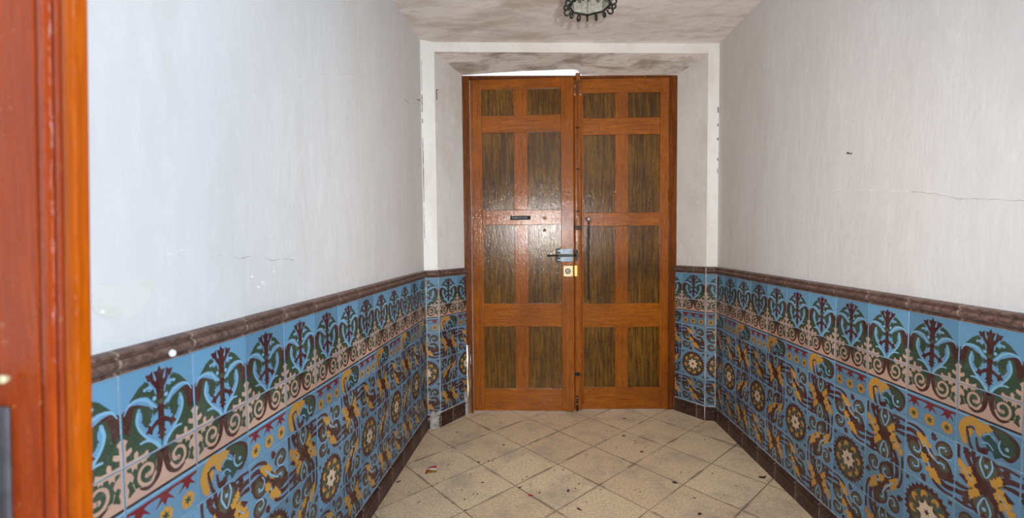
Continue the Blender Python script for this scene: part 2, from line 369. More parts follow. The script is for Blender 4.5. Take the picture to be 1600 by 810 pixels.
def band_art():                    # pink half: v .56..1
    a=Art()
    a.poly('pink',[(0,.54),(1,.54),(1,1.02),(0,1.02)])
    def side(b):
        b.poly('green',[(.03,.96),(.30,.97),(.42,1.03),(.40,.80),(.30,.66),(.13,.70),(.10,.82)])
        b.poly('green',[(.03,.62),(.06,.72),(.03,.80),(.05,.90),(.10,.93),(.12,.85),(.18,.82),(.10,.77),(.13,.68),(.09,.66)])
        b.stroke('brown',[(.5,1.04),(.46,.95),(.45,.82),(.40,.70),(.29,.635),(.19,.67)],[.16,.10,.085,.08,.06,.02])
        b.stroke('pink',[(.40,.76),(.33,.68),(.24,.69),(.18,.77),(.20,.87),(.28,.91),(.35,.86),(.34,.79),(.28,.78)],[.02,.04,.04,.04,.04,.035,.04,.05,.06])
        b.stroke('pink',[(-.01,.985),(.12,.98),(.26,.99),(.34,1.02)],[.04,.04,.035,.02],3)
        b.poly('pink',[(.09,.98),(.10,.90),(.13,.93),(.16,.905),(.17,.98)]); b.poly('pink',[(.21,.985),(.23,.93),(.25,.955),(.28,.94),(.28,.99)])
        b.poly('pink',[(-.01,.52),(-.01,1.01),(.038,1.01),(.038,.93),(.09,.90),(.12,.84),(.10,.79),(.07,.82),(.038,.79),(.032,.68),(.07,.60),(.14,.56)])
    mirror(a,side)
    a.poly('dark',[(0,.535),(1,.535),(1,.565),(0,.565)])
    a.poly('pale',[(0,.500),(1,.500),(1,.522),(0,.522)])
    return a
def flower(a,x,y,r):
    a.star('ochre',x,y,r,r*.78,9,.2); a.star('green',x,y,r*.62,r*.25,6,.5)
def strip_b():
    a=band_art()
    a.poly('red',[(0,.44),(1,.44),(1,.475),(0,.475)])
    for k in range(3):
        x=(k+.5)/3
        flower(a,x,.17,.115)
        a.poly('red',[(x-.13,.45),(x+.13,.45),(x+.05,.42),(x+.14,.31),(x+.04,.37),(x,.30),(x-.04,.37),(x-.14,.31),(x-.05,.42)])
    return a
def strip_a():
    a=band_art()
    a.blob('brown',[(.50,.50),(.75,.50),(.95,.40),(.97,.22),(.86,.07),(.74,.09),(.70,.20),(.66,.33),(.58,.42)])
    a.blob('green',[(.56,.475),(.74,.47),(.90,.37),(.92,.23),(.84,.12),(.76,.14),(.75,.24),(.70,.36)])
    leaf(a,'teal',.78,.12,2.75,.40,.30); leaf(a,'teal',.60,.22,2.2,.22,.16)
    a.stroke('pale',[(.84,.15),(.74,.15),(.68,.24),(.70,.33)],[.02,.03,.03,.02]); a.disc('pale',.80,.24,.03,8)
    a.stroke('pale',[(.45,.32),(.54,.36),(.62,.30)],.022,3); a.stroke('pale',[(.42,.18),(.52,.21),(.60,.14)],.022,3)
    a.stroke('ochre',[(.13,.12),(.10,.28),(.17,.42),(.30,.46),(.42,.41)],[.09,.12,.13,.14,.08])
    leaf(a,'ochre',.38,.42,.1,.22,.20); leaf(a,'ochre',.34,.42,-1.2,.2,.15); leaf(a,'ochre',.12,.18,-1.2,.17,.14); leaf(a,'ochre',.25,.35,-1.9,.22,.14)
    a.stroke('maroon',[(.18,.33),(.20,.22),(.24,.08),(.30,-.02)],[.03,.045,.05,.05]); a.stroke('maroon',[(.20,.33),(.26,.36),(.30,.34)],.03,3)
    a.stroke('maroon',[(.34,.22),(.36,.10),(.42,-.02)],[.03,.05,.06],4); leaf(a,'maroon',.40,.02,.6,.18,.14)
    return a
def cross_art():
    a=Art()
    def q(b):
        # palmette pointing up from the centre
        b.blob('brown',[(.44,.52),(.30,.70),(.33,.90),(.46,.98),(.56,.99),(.70,.92),(.73,.75),(.58,.54)])
        b.blob('olive',[(.46,.56),(.34,.71),(.37,.88),(.47,.94),(.50,.80)]); b.blob('olive',[(.54,.56),(.68,.71),(.65,.88),(.54,.94),(.51,.80)])
        b.stroke('pale',[(.43,.97),(.405,.84),(.46,.72),(.505,.66),(.56,.74),(.60,.86),(.57,.97)],[.022,.03,.03,.02,.03,.03,.022])
        b.disc('pale',.505,.84,.032,8)
        b.stroke('maroon',[(.5,.5),(.66,.66),(.84,.78),(1.02,.80)],[.13,.10,.085,.075]); leaf(b,'maroon',.76,.80,1.0,.17,.17)
        b.stroke('maroon',[(.5,.5),(.34,.66),(.20,.84),(.17,1.02)],[.13,.09,.075,.075]); leaf(b,'maroon',.25,.86,2.4,.17,.17)
        b.stroke('maroon',[(.34,.74),(.30,.88),(.30,1.02)],[.03,.065,.07],3); b.stroke('maroon',[(.12,.62),(.06,.78),(.05,1.02)],[.02,.05,.05],3)
        b.stroke('maroon',[(.74,.66),(.88,.68),(1.02,.67)],[.03,.065,.07],3); b.stroke('maroon',[(.62,.92),(.80,.95),(1.02,.93)],[.02,.045,.035],3)
    h=Art(); q(h); a.use(h); a.use(h,lambda p:(1-p[0],1-p[1]))
    h=Art()
    h.poly('maroon',[(.5,.5),(.30,.64),(.06,.50),(.28,.36)])
    fleur(h,'ochre',.33,.47,2.75,.20); fleur(h,'ochre',.22,.58,2.2,.20); leaf(h,'ochre',.40,.42,-2.2,.2,.17); leaf(h,'ochre',.12,.62,1.9,.17,.15); leaf(h,'ochre',.30,.36,-1.7,.17,.14)
    h.stroke('pale',[(.30,.50),(.22,.57),(.14,.64)],[.012,.016,.010],3)
    a.use(h); a.use(h,lambda p:(1-p[0],1-p[1]))
    a.disc('maroon',.5,.5,.05,8)
    return a
def ess_art():
    a=Art(); h=Art()
    h.stroke('maroon',[(-.02,.80),(.14,.83),(.30,.78),(.40,.68),(.46,.58)],[.075,.08,.09,.07,.02])
    h.stroke('maroon',[(-.02,.67),(.12,.70),(.24,.64),(.36,.50),(.48,.34)],[.07,.07,.08,.07,.03])
    h.stroke('maroon',[(.04,.93),(.20,.935),(.36,.88),(.44,.80)],[.035,.05,.06,.02])
    h.blob('brown',[(.62,.74),(.70,.88),(.86,.90),(.95,.78),(.90,.66),(.76,.62)]); h.blob('olive',[(.66,.76),(.72,.85),(.86,.86),(.91,.76),(.85,.69),(.74,.68)])
    h.blob('brown',[(.60,.50),(.66,.60),(.82,.61),(.94,.48),(.92,.32),(.80,.28),(.68,.38)]); h.blob('olive',[(.66,.50),(.70,.56),(.80,.57),(.89,.46),(.87,.36),(.79,.34),(.70,.42)])
    h.stroke('pale',[(.94,.66),(.84,.625),(.72,.66),(.70,.76),(.80,.80)],[.01,.025,.03,.025,.03],4)
    h.stroke('pale',[(.72,.30),(.66,.40),(.70,.50),(.80,.50)],[.015,.025,.03,.035],4); h.disc('pale',.82,.76,.02,6); h.disc('pale',.80,.46,.022,6)
    leaf(h,'maroon',.62,.84,2.0,.16,.14)
    h.stroke('brown',[(.06,.60),(.20,.68),(.36,.60),(.5,.5)],[.09,.15,.12,.10])
    h.stroke('pale',[(.30,.52),(.38,.47),(.5,.38),(.62,.25)],[.02,.035,.035,.02])
    fleur(h,'ochre',.44,.66,1.6,.20); leaf(h,'ochre',.40,.74,2.5,.2,.16); leaf(h,'ochre',.52,.62,-.9,.22,.18); leaf(h,'ochre',.34,.80,2.8,.12,.1)
    a.use(h); a.use(h,lambda p:(1-p[0],1-p[1]))
    return a
def ess_turned():
    a=Art(); a.use(ess_art(),lambda p:(p[1],1-p[0])); return a
def medal_art():
    a=Art()
    a.star('maroon',.5,.5,.50,.44,28,.05); a.disc('maroon',.5,.5,.45,24)
    for q in ((.07,.07),(.93,.07),(.07,.93),(.93,.93)): a.star('maroon',q[0],q[1],.06,.03,4,.78); a.disc('olive',.5,.5,.385,22)
    for i in range(8):
        t=math.pi/4*i+.2
        x,y=.5+.28*math.cos(t),.5+.28*math.sin(t)
        a.disc('green',.5+.30*math.cos(t+.39),.5+.30*math.sin(t+.39),.055,7)
        a.stroke('ochre',[(x+.07*math.cos(t+1.9),y+.07*math.sin(t+1.9)),(x+.055*math.cos(t+.8),y+.055*math.sin(t+.8)),(x+.06*math.cos(t-.2),y+.06*math.sin(t-.2)),(x+.05*math.cos(t-1.3),y+.05*math.sin(t-1.3))],[.03,.07,.075,.03],3)
        leaf(a,'maroon',.5,.5,t+.39,.24,.10)
    for i in range(8): leaf(a,'cream',.5,.5,math.pi/4*i+.2,.22,.14)
    a.star('maroon',.5,.5,.075,.03,6,.3)
    return a
def clip_tri(t,u0,u1,v0,v1):
    P=list(t)
    for ax,lim,sg in ((0,u0,1),(0,u1,-1),(1,v0,1),(1,v1,-1)):
        Q=[]
        for i in range(len(P)):
            a,b=P[i-1],P[i]; da=(a[ax]-lim)*sg; db=(b[ax]-lim)*sg
            if (da>0)!=(db>0):
                k=da/(da-db); Q.append((a[0]+(b[0]-a[0])*k,a[1]+(b[1]-a[1])*k))
            if db>0: Q.append(b)
        P=Q
        if len(P)<3: return None
    return P
ARTS={}
def get_arts():
    if not ARTS:
        ARTS.update(heart=heart_art(),strip_a=strip_a(),strip_b=strip_b(),cross=cross_art(),ess=ess_art(),ess2=ess_turned(),medal=medal_art())
    return ARTS
# 2-D tile rows, bottom to top: kinds for even and odd columns
TILE_ROWS=[(.11,('cross','ess')),(.31,('ess2','medal')),(.51,('cross','ess')),(.71,('strip_a','strip_b')),(.91,('heart','heart'))]
# ---------------------------------------------------------------- end of tile art

# ============================================================ THE SETTING
# floor
MB().box(-2.4,2.6,-2.4,4.6,-.12,0).build('floor',MAT['floor'])
tag(bpy.data.objects['floor'],'worn beige floor tiles laid diagonally','floor',kind='structure')
# side walls
def side_wall(name,fx,sgn,yend,label):
    b=MB(); n=12; t=.30
    P=[(fx(Y0),Y0),(fx(yend),yend),(fx(yend)+sgn*t,yend),(fx(Y0)+sgn*t,Y0)]
    b.prism(P,0,HC); o=b.build(name,MAT['wall']); return tag(o,label,'wall',kind='structure')
wall_left=side_wall('wall_left',LX,-1,3.2747,'white plaster wall on the left above the tiled dado')
wall_right=side_wall('wall_right',RX,1,3.4974,'white plaster wall on the right above the tiled dado')
o=MB().prism([(-2.3,-2.3),(2.5,-2.3),(2.5,3.88),(-2.3,3.88)],HC,HC+.15).build('ceiling',MAT['ceiling']); tag(o,'stained greyish ceiling over the hallway','ceiling',kind='structure')
b=MB(); b.prism([(-2.3,-2.3),(2.5,-2.3),(2.5,-2.15),(-2.3,-2.15)],0,HC+.15); b.prism([(-2.3,-2.15),(-2.2,-2.15),(-2.2,Y0),(-2.3,Y0)],0,HC+.15); b.prism([(2.4,-2.15),(2.5,-2.15),(2.5,Y0),(2.4,Y0)],0,HC+.15)  # unseen walls added to block sky light and dim the door's reflections
b.prism([(-2.3,Y0),(-1.2,Y0),(-1.2,Y0+.1),(-2.3,Y0+.1)],0,HC+.15); b.prism([(1.7,Y0),(2.5,Y0),(2.5,Y0+.1),(1.7,Y0+.1)],0,HC+.15)
tag(b.build('wall_front',MAT['dim']),'unseen dark walls added behind the viewer to keep out sky light','wall',kind='structure')
# end wall : two splayed jambs and a lintel with a sloping soffit
b=MB()
def P3(p,z): return (p.x,p.y,z)
back=.16
DLb=DL-DN*.012; DRb=DR-DN*.012
WLo=Vector((-1.25,3.2747)); WRo=Vector((1.68,3.4974))
def jamb(C,Pp,D,Db,Wo,sg):
    B=D-DN*back+DU*(-.10*sg); Wb=Vector((Wo.x,B.y))
    V=[C,Pp,D,Db,Db-DU*(.06*sg),B,Wb,Wo]
    n=len(V); vs=[P3(p,0) for p in V]+[P3(p,HC) for p in V]
    fs=[tuple(range(n)),tuple(range(n,2*n))]+[(i,(i+1)%n,n+(i+1)%n,n+i) for i in range(n)]
    b.add(vs,fs[:2],1); k=len(b.f)
    b.f+= [tuple(q+len(b.v)-2*n for q in f) for f in fs[2:]]; b.m+=[0,1,1]+[1]*(n-3)
jamb(CL,PL,DL,DLb,WLo,1); jamb(CR,PR,DR,DRb,WRo,-1)
us=[0,.06,.16,.3,.5,.7,.80,.865,.895,.93,1.1,1.3,1.5,(DR-DL).length]
zs=[2.656,2.660,2.667,2.677,2.688,2.694,2.698,2.699,2.692,2.656,2.653,2.652,2.652,2.652]
L=(DR-DL).length
vs=[];fs=[];ms=[]
for i,(u,z) in enumerate(zip(us,zs)):
    f=PL+(PR-PL)*(u/L); d=DL+DU*u; db=d-DN*.012; c=d-DN*back
    vs+=[P3(f,HC),P3(f,TH),P3(d,z),P3(db,z+.004),P3(db,HC)]
for i in range(len(us)-1):
    for j,m in ((0,0),(1,2),(2,2),(3,1),(4,1)):
        a=i*5+j; a2=i*5+(j+1)%5; fs.append((a,a+5,a2+5,a2)); ms.append(m)
fs+=[(0,1,2,3,4),tuple(len(vs)-5+j for j in (4,3,2,1,0))]; ms+=[1,1]
b.add(vs,fs); b.m[-len(fs):]=ms
wall_back=b.build('wall_back',[MAT['trim'],MAT['reveal'],MAT['soffit']]); tag(wall_back,'end wall with white band and deep splayed doorway recess','wall',kind='structure')

# ---------------------------------------------------------------- tiled dado panels
TS=.2
def tile_panel(A,B,off,parent,left_is_room=True,ext0=0,flip=False,name='tile_dado',z0=.095,odd=None):
    """A->B runs to the viewer's right along the wall foot; off = tile columns left of A (may be fractional)."""
    d=(B-A); ln=d.length; d=d/ln; nrm=Vector((d.y,-d.x))      # towards the room
    names=list(TC); mats=[MAT['grout']]+[MAT['t_'+n] for n in names]; mi={n:i+1 for i,n in enumerate(names)}
    V=[];F=[];FM=[];UV=[]
    def q(u,z,w): return (A.x+d.x*u+nrm.x*w, A.y+d.y*u+nrm.y*w, z)
    def addp(P,w,m,c,r):                                        # P in metres on the panel
        n=len(V)
        for (u,z) in P: V.append(q(u,z,w)); UV.append(((u/TS+off),(z-.11)/TS+5))
        F.append(tuple(range(n,n+len(P)))); FM.append(m)
    # bed of joint mortar
    n=len(V)
    for (u,z,w) in ((0,z0,.0005),(ln,z0,.0005),(ln,DADO+.01,.0005),(0,DADO+.01,.0005),(0,z0,.006),(ln,z0,.006),(ln,DADO+.01,.006),(0,DADO+.01,.006)):
        V.append(q(u,z,w)); UV.append((0,0))
    for f in ((3,2,1,0),(4,5,6,7),(0,1,5,4),(1,2,6,5),(2,3,7,6),(3,0,4,7)): F.append(tuple(i+n for i in f)); FM.append(0)
    arts=get_arts(); c0=int(math.floor(off)); c1=int(math.ceil(off+ln/TS-1e-6))
    g=.0011
    rnd=random.Random(int(off*977)+int(ln*131))
    for r,(zb,kinds) in enumerate(TILE_ROWS):
        for c in range(c0,c1):
            kind=kinds[c%2]
            if odd and (c,r) in odd: kind=odd[(c,r)]
            ua=(c-off)*TS; lo=max(0,ua)+g; hi=min(ln,ua+TS)-g
            if hi-lo<.004: continue
            zl,zh=max(zb,z0)+g,zb+TS-g
            w0=.0085+rnd.uniform(-.0004,.0004); e=.0012
            # tile body with a small chamfer
            n=len(V)
            for (u,z,w) in ((lo,zl,.006),(hi,zl,.006),(hi,zh,.006),(lo,zh,.006),(lo,zl,w0-e),(hi,zl,w0-e),(hi,zh,w0-e),(lo,zh,w0-e),(lo+e,zl+e,w0),(hi-e,zl+e,w0),(hi-e,zh-e,w0),(lo+e,zh-e,w0)):
                V.append(q(u,z,w)); UV.append((min(max((u/TS+off),c+.01),c+.99),r+5.5))
            for f in ((0,1,5,4),(1,2,6,5),(2,3,7,6),(3,0,4,7),(4,5,9,8),(5,6,10,9),(6,7,11,10),(7,4,8,11),(8,9,10,11)):
                F.append(tuple(i+n for i in f)); FM.append(mi['blue' if r>3 else 'slate'])
            U0=max(0.,(lo+e-ua)/TS); U1=min(1.,(hi-e-ua)/TS); V0=(zl+e-zb)/TS; V1=(zh-e-zb)/TS
            for k,(col,T) in enumerate(arts[kind].shapes):
                w=w0+.00003*(k+1)
                for t in T:
                    P=clip_tri(t,U0,U1,V0,V1)
                    if not P: continue
                    ar=0
                    for i in range(1,len(P)-1): ar+=(P[i][0]-P[0][0])*(P[i+1][1]-P[0][1])-(P[i+1][0]-P[0][0])*(P[i][1]-P[0][1])
                    if abs(ar)<1e-6: continue
                    if ar<0: P=P[::-1]
                    n=len(V)
                    for (u,v) in P: V.append(q(ua+u*TS,zb+v*TS,w)); UV.append((c+min(max(u,.01),.99),r+5+min(max(v,.01),.99)))
                    F.append(tuple(range(n,n+len(P)))); FM.append(mi[col])
    o=build(name,V,F,mats,parent,fm=FM,uv=UV,recalc=False)
    return o
# pale mortar lines down the pillar edges and a smear of mortar at the pillar foot
for p_,z0_,par in ((CL+Vector((.010,-.006)),.0,wall_back),(PL+Vector((.004,-.007)),.0,wall_back),(PR+Vector((-.004,-.007)),.0,wall_back),(CR+Vector((-.008,-.007)),.02,wall_back)):
    r=random.Random(int(p_.x*99)); b=MB(); n=36
    b.tube([(p_.x+r.uniform(-.001,.001),p_.y+r.uniform(-.001,.001),z0_+(1.16-z0_)*i/n) for i in range(n+1)],[r.uniform(.0035,.0065) for _ in range(n+1)],6); b.build('mortar_line',MAT['mortar'],par,smooth=True)
def smear(A,B,z0_,z1_,th,seed):
    r=random.Random(seed); d=B-A; nrm=Vector((d.y,-d.x)).normalized(); nu,nz=8,8; V=[];F=[]
    for i in range(nu+1):
        for j in range(nz+1):
            e=min(i,nu-i,nz-j)/2.; w=.006+th*min(1,e)*r.uniform(.5,1.2); p=A+d*(i/nu)+nrm*w
            z=z0_+(z1_-z0_)*j/nz; 
            if j==nz: z+=r.uniform(-.02,.012)
            V.append((p.x,p.y,max(0,z)))
    for i in range(nu):
        for j in range(nz): a=i*(nz+1)+j; F.append((a,a+nz+1,a+nz+2,a+1))
    return build('mortar_smear',V,F,MAT['mortar'],wall_back,smooth=True)
smear(CL+Vector((.008,0)),PL,0,.125,.024,4); smear(PL+(DL-PL)*.86,DL,0,.19,.022,5)
# profiles run along a segment: list of (out,z)
MOULD=[(0,1.112),(.012,1.112),(.014,1.117),(.010,1.120),(.016,1.123),(.026,1.130),(.029,1.138),(.026,1.146),(.018,1.149),(.018,1.152),(.023,1.155),(.022,1.161),(.012,1.164),(0,1.166)]
SKIRT=[(0,0),(.016,0),(.016,.074),(.012,.078),(.013,.082),(.020,.088),(.021,.094),(.016,.100),(.008,.103),(0,.104)]
def run(name,segs,prof,mat,label,cat,parent=None,off=0.):
    V=[];F=[];UV=[]; s0=off
    for (A,B) in segs:
        d=(B-A); ln=d.length; d=d/ln; nrm=Vector((d.y,-d.x)); m=max(1,int(ln/.2)); np_=len(prof); base=len(V)
        for i in range(m+1):
            u=ln*i/m
            for j,(w,z) in enumerate(prof): V.append((A.x+d.x*u+nrm.x*w,A.y+d.y*u+nrm.y*w,z)); UV.append(((s0+u)/.2,w*4+z*5))
        for i in range(m):
            for j in range(np_-1): a=base+i*np_+j; F.append((a,a+np_,a+np_+1,a+1))
        F.append(tuple(base+j for j in range(np_))); F.append(tuple(base+m*np_+j for j in range(np_))[::-1]); s0+=ln
    o=build(name,V,F,mat,parent,uv=UV); 
    if label: tag(o,label,cat,kind='structure')
    return o
AL=Vector((LX(Y0),Y0)); AR=Vector((RX(Y0),Y0)); BL=Vector((LX(3.2747),3.2747)); BR=Vector((RX(3.4974),3.4974))
lenL=(BL-AL).length
# column edges measured from the corners
offL=(-(lenL-.0635+.1)/TS)          # columns: boundary at corner-.0635+.1 -> centre at corner-.0635-.2k
offL=offL-math.floor(offL)          # fractional part
nL=(lenL-.0635+.1)/TS               # number of columns from A to that boundary
# last boundary index = even/odd so that centre k=10 is a scroll column
def off_for(last_centre_dist,kA,total):
    """off so that column centres sit at total-last_centre_dist-.2k and column k==kA (mod 2) is even"""
    c=total-last_centre_dist; x=c/TS            # centre (in tiles) of k=0
    off=math.ceil(x)+10.5-x                      # -> centre of k=0 has column index ceil(x)+10
    c0=math.floor(off+x)                         # column index of k=0
    if (c0-kA)%2: off+=1
    return off
tile_panel(AL,BL,off_for(.0635,0,lenL),wall_left)
lenR=(BR-AR).length
# the right wall runs the other way for the viewer: from the corner towards the camera
cR=.2395; offR=.5-cR/TS+20                       # centre of k=0 at .2395 from the corner
c0=math.floor(offR+cR/TS)
if (c0-1)%2: offR+=1
tile_panel(BR,AR,offR,wall_right)
tile_panel(CL,PL,11.5,wall_back); tile_panel(PL,DL,20.0,wall_back)
rl=(DR-PR).length
tile_panel(DR,PR,20.97-(rl-.2)/TS+.03,wall_back,odd={(19,4):'strip_b'}); tile_panel(PR,CR,21.0,wall_back)
run('trim_1',[(AL,BL)],MOULD,MAT['umber'],'brown moulding capping the dado along the left wall','moulding')
run('trim_2',[(BR,AR)],MOULD,MAT['umber'],'brown moulding capping the dado along the right wall','moulding',off=.05)
run('trim_3',[(CL,PL),(PL,DL)],MOULD,MAT['umber'],'short brown moulding round the left side of the doorway recess','moulding',off=.03)
run('trim_4',[(DR,PR),(PR,CR)],MOULD,MAT['umber'],'short brown moulding round the right side of the doorway recess','moulding',off=.03)
run('baseboard_left',[(AL,BL),(CL,PL),(PL,DL)],SKIRT,MAT['skirt'],'dark brown skirting tiles at the foot of the left wall','skirting')
run('baseboard_right',[(DR,PR),(PR,CR),(BR,AR)],SKIRT,MAT['skirt'],'dark brown skirting tiles at the foot of the right wall','skirting')

# ---------------------------------------------------------------- cracks and patches in the plaster (parts of the walls)
def wallpt(side,px,py,w=0.):
    """point of a side wall seen at a photo pixel, used once to lay out cracks and nails"""
    d=FWD+RGT*((px-800)/717.53)-UPV*((py-405)/717.53)
    if side=='l': a,bb,n=-.9244,.0313,1
    else: a,bb,n=1.4077,-.0196,-1
    t=a/(d.x-bb*d.y); return Vector((d.x*t+n*w,d.y*t,CAMZ+d.z*t))
def crack(side,pts,wd,mat,parent,name='crack',w=.0012,seed=1):
    r=random.Random(seed); P=[wallpt(side,*p) for p in pts]; Q=[]
    for i in range(len(P)-1):
        n=max(2,int((P[i+1]-P[i]).length/.012))
        for k in range(n): Q.append(P[i].lerp(P[i+1],k/n)+Vector((0,r.uniform(-.002,.002),r.uniform(-.0025,.0025))))
    Q.append(P[-1]); n=1 if side=='l' else -1
    b=MB(); b.tube(Q,[wd*r.uniform(.5,1.2) for _ in Q],6); 
    for v in b.v:
        base=-.9244+.0313*v.y if side=='l' else 1.4077-.0196*v.y
        v.x=base+(v.x-base)*.45
    return b.build(name,mat,parent,smooth=True)
def patch(side,pts,parent,mat,th=.0015,name='plaster_patch'):
    n=1 if side=='l' else -1
    C=catmull([tuple(wallpt(side,*p)) for p in pts],4,True)
    V=[Vector(c) for c in C]+[Vector(c)+Vector((n*th,0,0)) for c in C]; k=len(C)
    return build(name,V,[tuple(range(k)),tuple(range(k,2*k))]+[(i,(i+1)%k,k+(i+1)%k,k+i) for i in range(k)],mat,parent)
crack('r',[(1163,340),(1172,330),(1200,318),(1225,310),(1260,305),(1290,299),(1330,298)],.0024,MAT['ridge'],wall_right,seed=2)  # raised plaster edge; its lit look is put into the paler colour
crack('r',[(1330,298),(1375,297),(1420,299)],.0016,MAT['ridge'],wall_right,seed=3)
crack('r',[(1425,299),(1460,303),(1500,311),(1540,311),(1600,314)],.0014,MAT['crackline'],wall_right,seed=4)
crack('r',[(1332,190),(1332,236)],.0012,MAT['crackline'],wall_right,seed=5); crack('r',[(1330,242),(1329,296)],.0012,MAT['crackline'],wall_right,seed=6)
crack('r',[(1128,324),(1137,344),(1146,372)],.0014,MAT['crackline'],wall_right,seed=7)
crack('l',[(362,402),(375,404),(390,401)],.0014,MAT['crackline'],wall_left,seed=8); crack('l',[(412,404),(428,407),(440,404),(458,407)],.0013,MAT['crackline'],wall_left,seed=9)
crack('l',[(462,126),(500,120),(530,121),(560,119)],.0018,MAT['ridge'],wall_left,seed=10); crack('l',[(632,155),(641,163)],.0018,MAT['crackdark'],wall_left,seed=11)
crack('l',[(262,398),(285,392),(310,396),(345,400)],.0012,MAT['ridge'],wall_left,seed=12)
crack('l',[(634,130),(633,141)],.0015,MAT['ridge'],wall_left,seed=14)
patch('l',[(148,452),(190,443),(235,436),(240,452),(222,478),(205,494),(150,492)],wall_left,MAT['patch'])
patch('l',[(345,505),(341,492),(352,487),(372,488),(382,496),(366,503)],wall_left,MAT['patch'])
for i,(x,y,r_) in enumerate([(409,441,.004),(393,433,.005),(412,444,.003),(427,424,.003),(403,449,.004),(160,488,.006)]):
    b=MB(); b.lathe([(r_*.4,-.0005),(r_,.0005),(r_*.8,.003),(r_*.3,.005)],wallpt('l',x,y),(1,0,0),8); b.build('plaster_blister',MAT['lump'],wall_left,smooth=True)
# crack between the left wall and the white band
b=MB(); r=random.Random(3)
for z0_,z1_,wd in ((2.30,2.42,.003),(2.22,2.25,.003),(1.66,2.12,.0026),(1.40,1.62,.0018),(2.45,2.66,.0012)):
    n=int((z1_-z0_)/.02)
    b.tube([Vector((CL.x+.006+r.uniform(-.001,.001),CL.y+.001,z0_+(z1_-z0_)*i/n)) for i in range(n+1)],[wd*r.uniform(.3,1) for _ in range(n+1)],5)
b.build('crack',MAT['crackdark'],wall_back)
b=MB()
for z0_,z1_,wd in ((2.30,2.34,.003),(2.10,2.115,.004),(1.95,1.97,.003),(1.86,1.89,.002),(2.2,2.22,.003)):
    b.tube([(CR.x-.006,CR.y-.004,z0_),(CR.x-.008,CR.y-.004,z1_)],wd,5)
b.build('crack',MAT['crackdark'],wall_back)
b=MB(); b.tube([Vector((PL.x+.012,PL.y+.012,2.40)),Vector((PL.x+.010,PL.y+.014,2.47)),Vector((PL.x+.018,PL.y+.03,2.475))],.003,5); b.build('crack',MAT['crackdark'],wall_back)

# ---------------------------------------------------------------- door_1 : the panelled double door
door=empty('door_1',(D3(.835,0).x,D3(.835,0).y,0)); tag(door,'tall varnished double door with sixteen panels and old bolts','door',kind='structure')
INV=Matrix.Translation(-door.location)
def dpart(mb,name,mats,parent=door,**k):
    # meshes of door parts are stored relative to the door's foot
    for v in mb.v: v-=door.location
    o=mb.build(name,mats,None,**k); o.parent=parent; return o
def tilt(uc,s): return lambda u,w,z: tuple(D3(u,z,w+(u-uc)*s))
F0=tilt(.8,0)
b=MB(); ft=2.652
b.box(-.004,.052,-.07,.004,.55,ft,0,F0); b.box(.036,.052,-.07,.004,0,.55,0,F0)
b.box(1.614,L+.002,-.07,.004,0,ft,0,F0); b.box(.052,1.614,-.05,.004,2.632,ft,0,F0)
b.box(.020,.034,.004,.009,1.2,2.6,0,F0)
dpart(b,'door_frame',MAT['wood_f'],bevel=.003)
b=MB(); r=random.Random(5)
P=[(.012,.0),(.034,.0),(.036,.30),(.030,.42),(.037,.55),(.010,.56),(.016,.45),(.008,.33),(.018,.2),(.010,.1)]
nn=len(P); b.add([D3(u,z,.000) for u,z in P]+[D3(u,z,-.05) for u,z in P],[tuple(range(nn)),tuple(range(nn,2*nn))]+[(i,(i+1)%nn,nn+(i+1)%nn,nn+i) for i in range(nn)])
dpart(b,'rotten_frame_foot',MAT['wood_rot'])['label']='splintered rotten foot of the frame'
LEFT=dict(u0=.055,u1=.857,cols=[(.145,.395),(.502,.762)],rows=[(.19,.69),(.875,1.498),(1.614,2.219),(2.349,2.552)],f=tilt(.455,.068))
RIGHT=dict(u0=.862,u1=1.610,cols=[(.940,1.190),(1.292,1.542)],rows=[(.188,.676),(.866,1.482),(1.588,2.198),(2.327,2.52)],f=tilt(1.24,.035))
ROOTZ=.010
def make_leaf(S,label):
    f=S['f']; b=MB(); (a0,a1),(b0,b1)=S['cols']; top=2.630; g=.0006
    b.box(S['u0'],a0,-.045,0,ROOTZ,top,0,f); b.box(b1,S['u1'],-.045,0,ROOTZ,top,2 if S is LEFT else 0,f)           # stiles
    edges=[ROOTZ]+[z for r_ in S['rows'] for z in r_]+[top]
    for i in range(0,len(edges),2): b.box(a0+g,b1-g,-.044,-.0008,edges[i],edges[i+1],1,f)       # rails
    for z0_,z1_ in S['rows']: b.box(a1,b0,-.044,-.0012,z0_+g,z1_-g,0,f)                          # muntins
    leaf_=dpart(b,'door_leaf',[MAT['wood_v'],MAT['wood_h'],MAT['wood_c']],bevel=.0018)
    leaf_['label']=label
    for z0_,z1_ in S['rows']:
        for (c0_,c1_) in S['cols']:
            p=MB(); r=random.Random(int(z0_*100+c0_*10)); n=3; cuts=[c0_-.004]+sorted(c0_+(c1_-c0_)*(k+r.uniform(-.25,.25))/n for k in range(1,n))+[c1_+.004]
            for k in range(n): p.box(cuts[k]+.0004,cuts[k+1]-.0004,-.036,-.0165-r.uniform(0,.0006),z0_-.004,z1_+.004,0,f)
            p.box(c0_-.004,c1_+.004,-.043,-.037,z0_-.004,z1_+.004,0,f)
            dpart(p,'door_panel',MAT['wood_p'],leaf_)
    return leaf_
leafL=make_leaf(LEFT,'left door leaf with lock and sliding bolt'); leafR=make_leaf(RIGHT,'right door leaf with upright bolt and chain')
fR=RIGHT['f']; fL=LEFT['f']
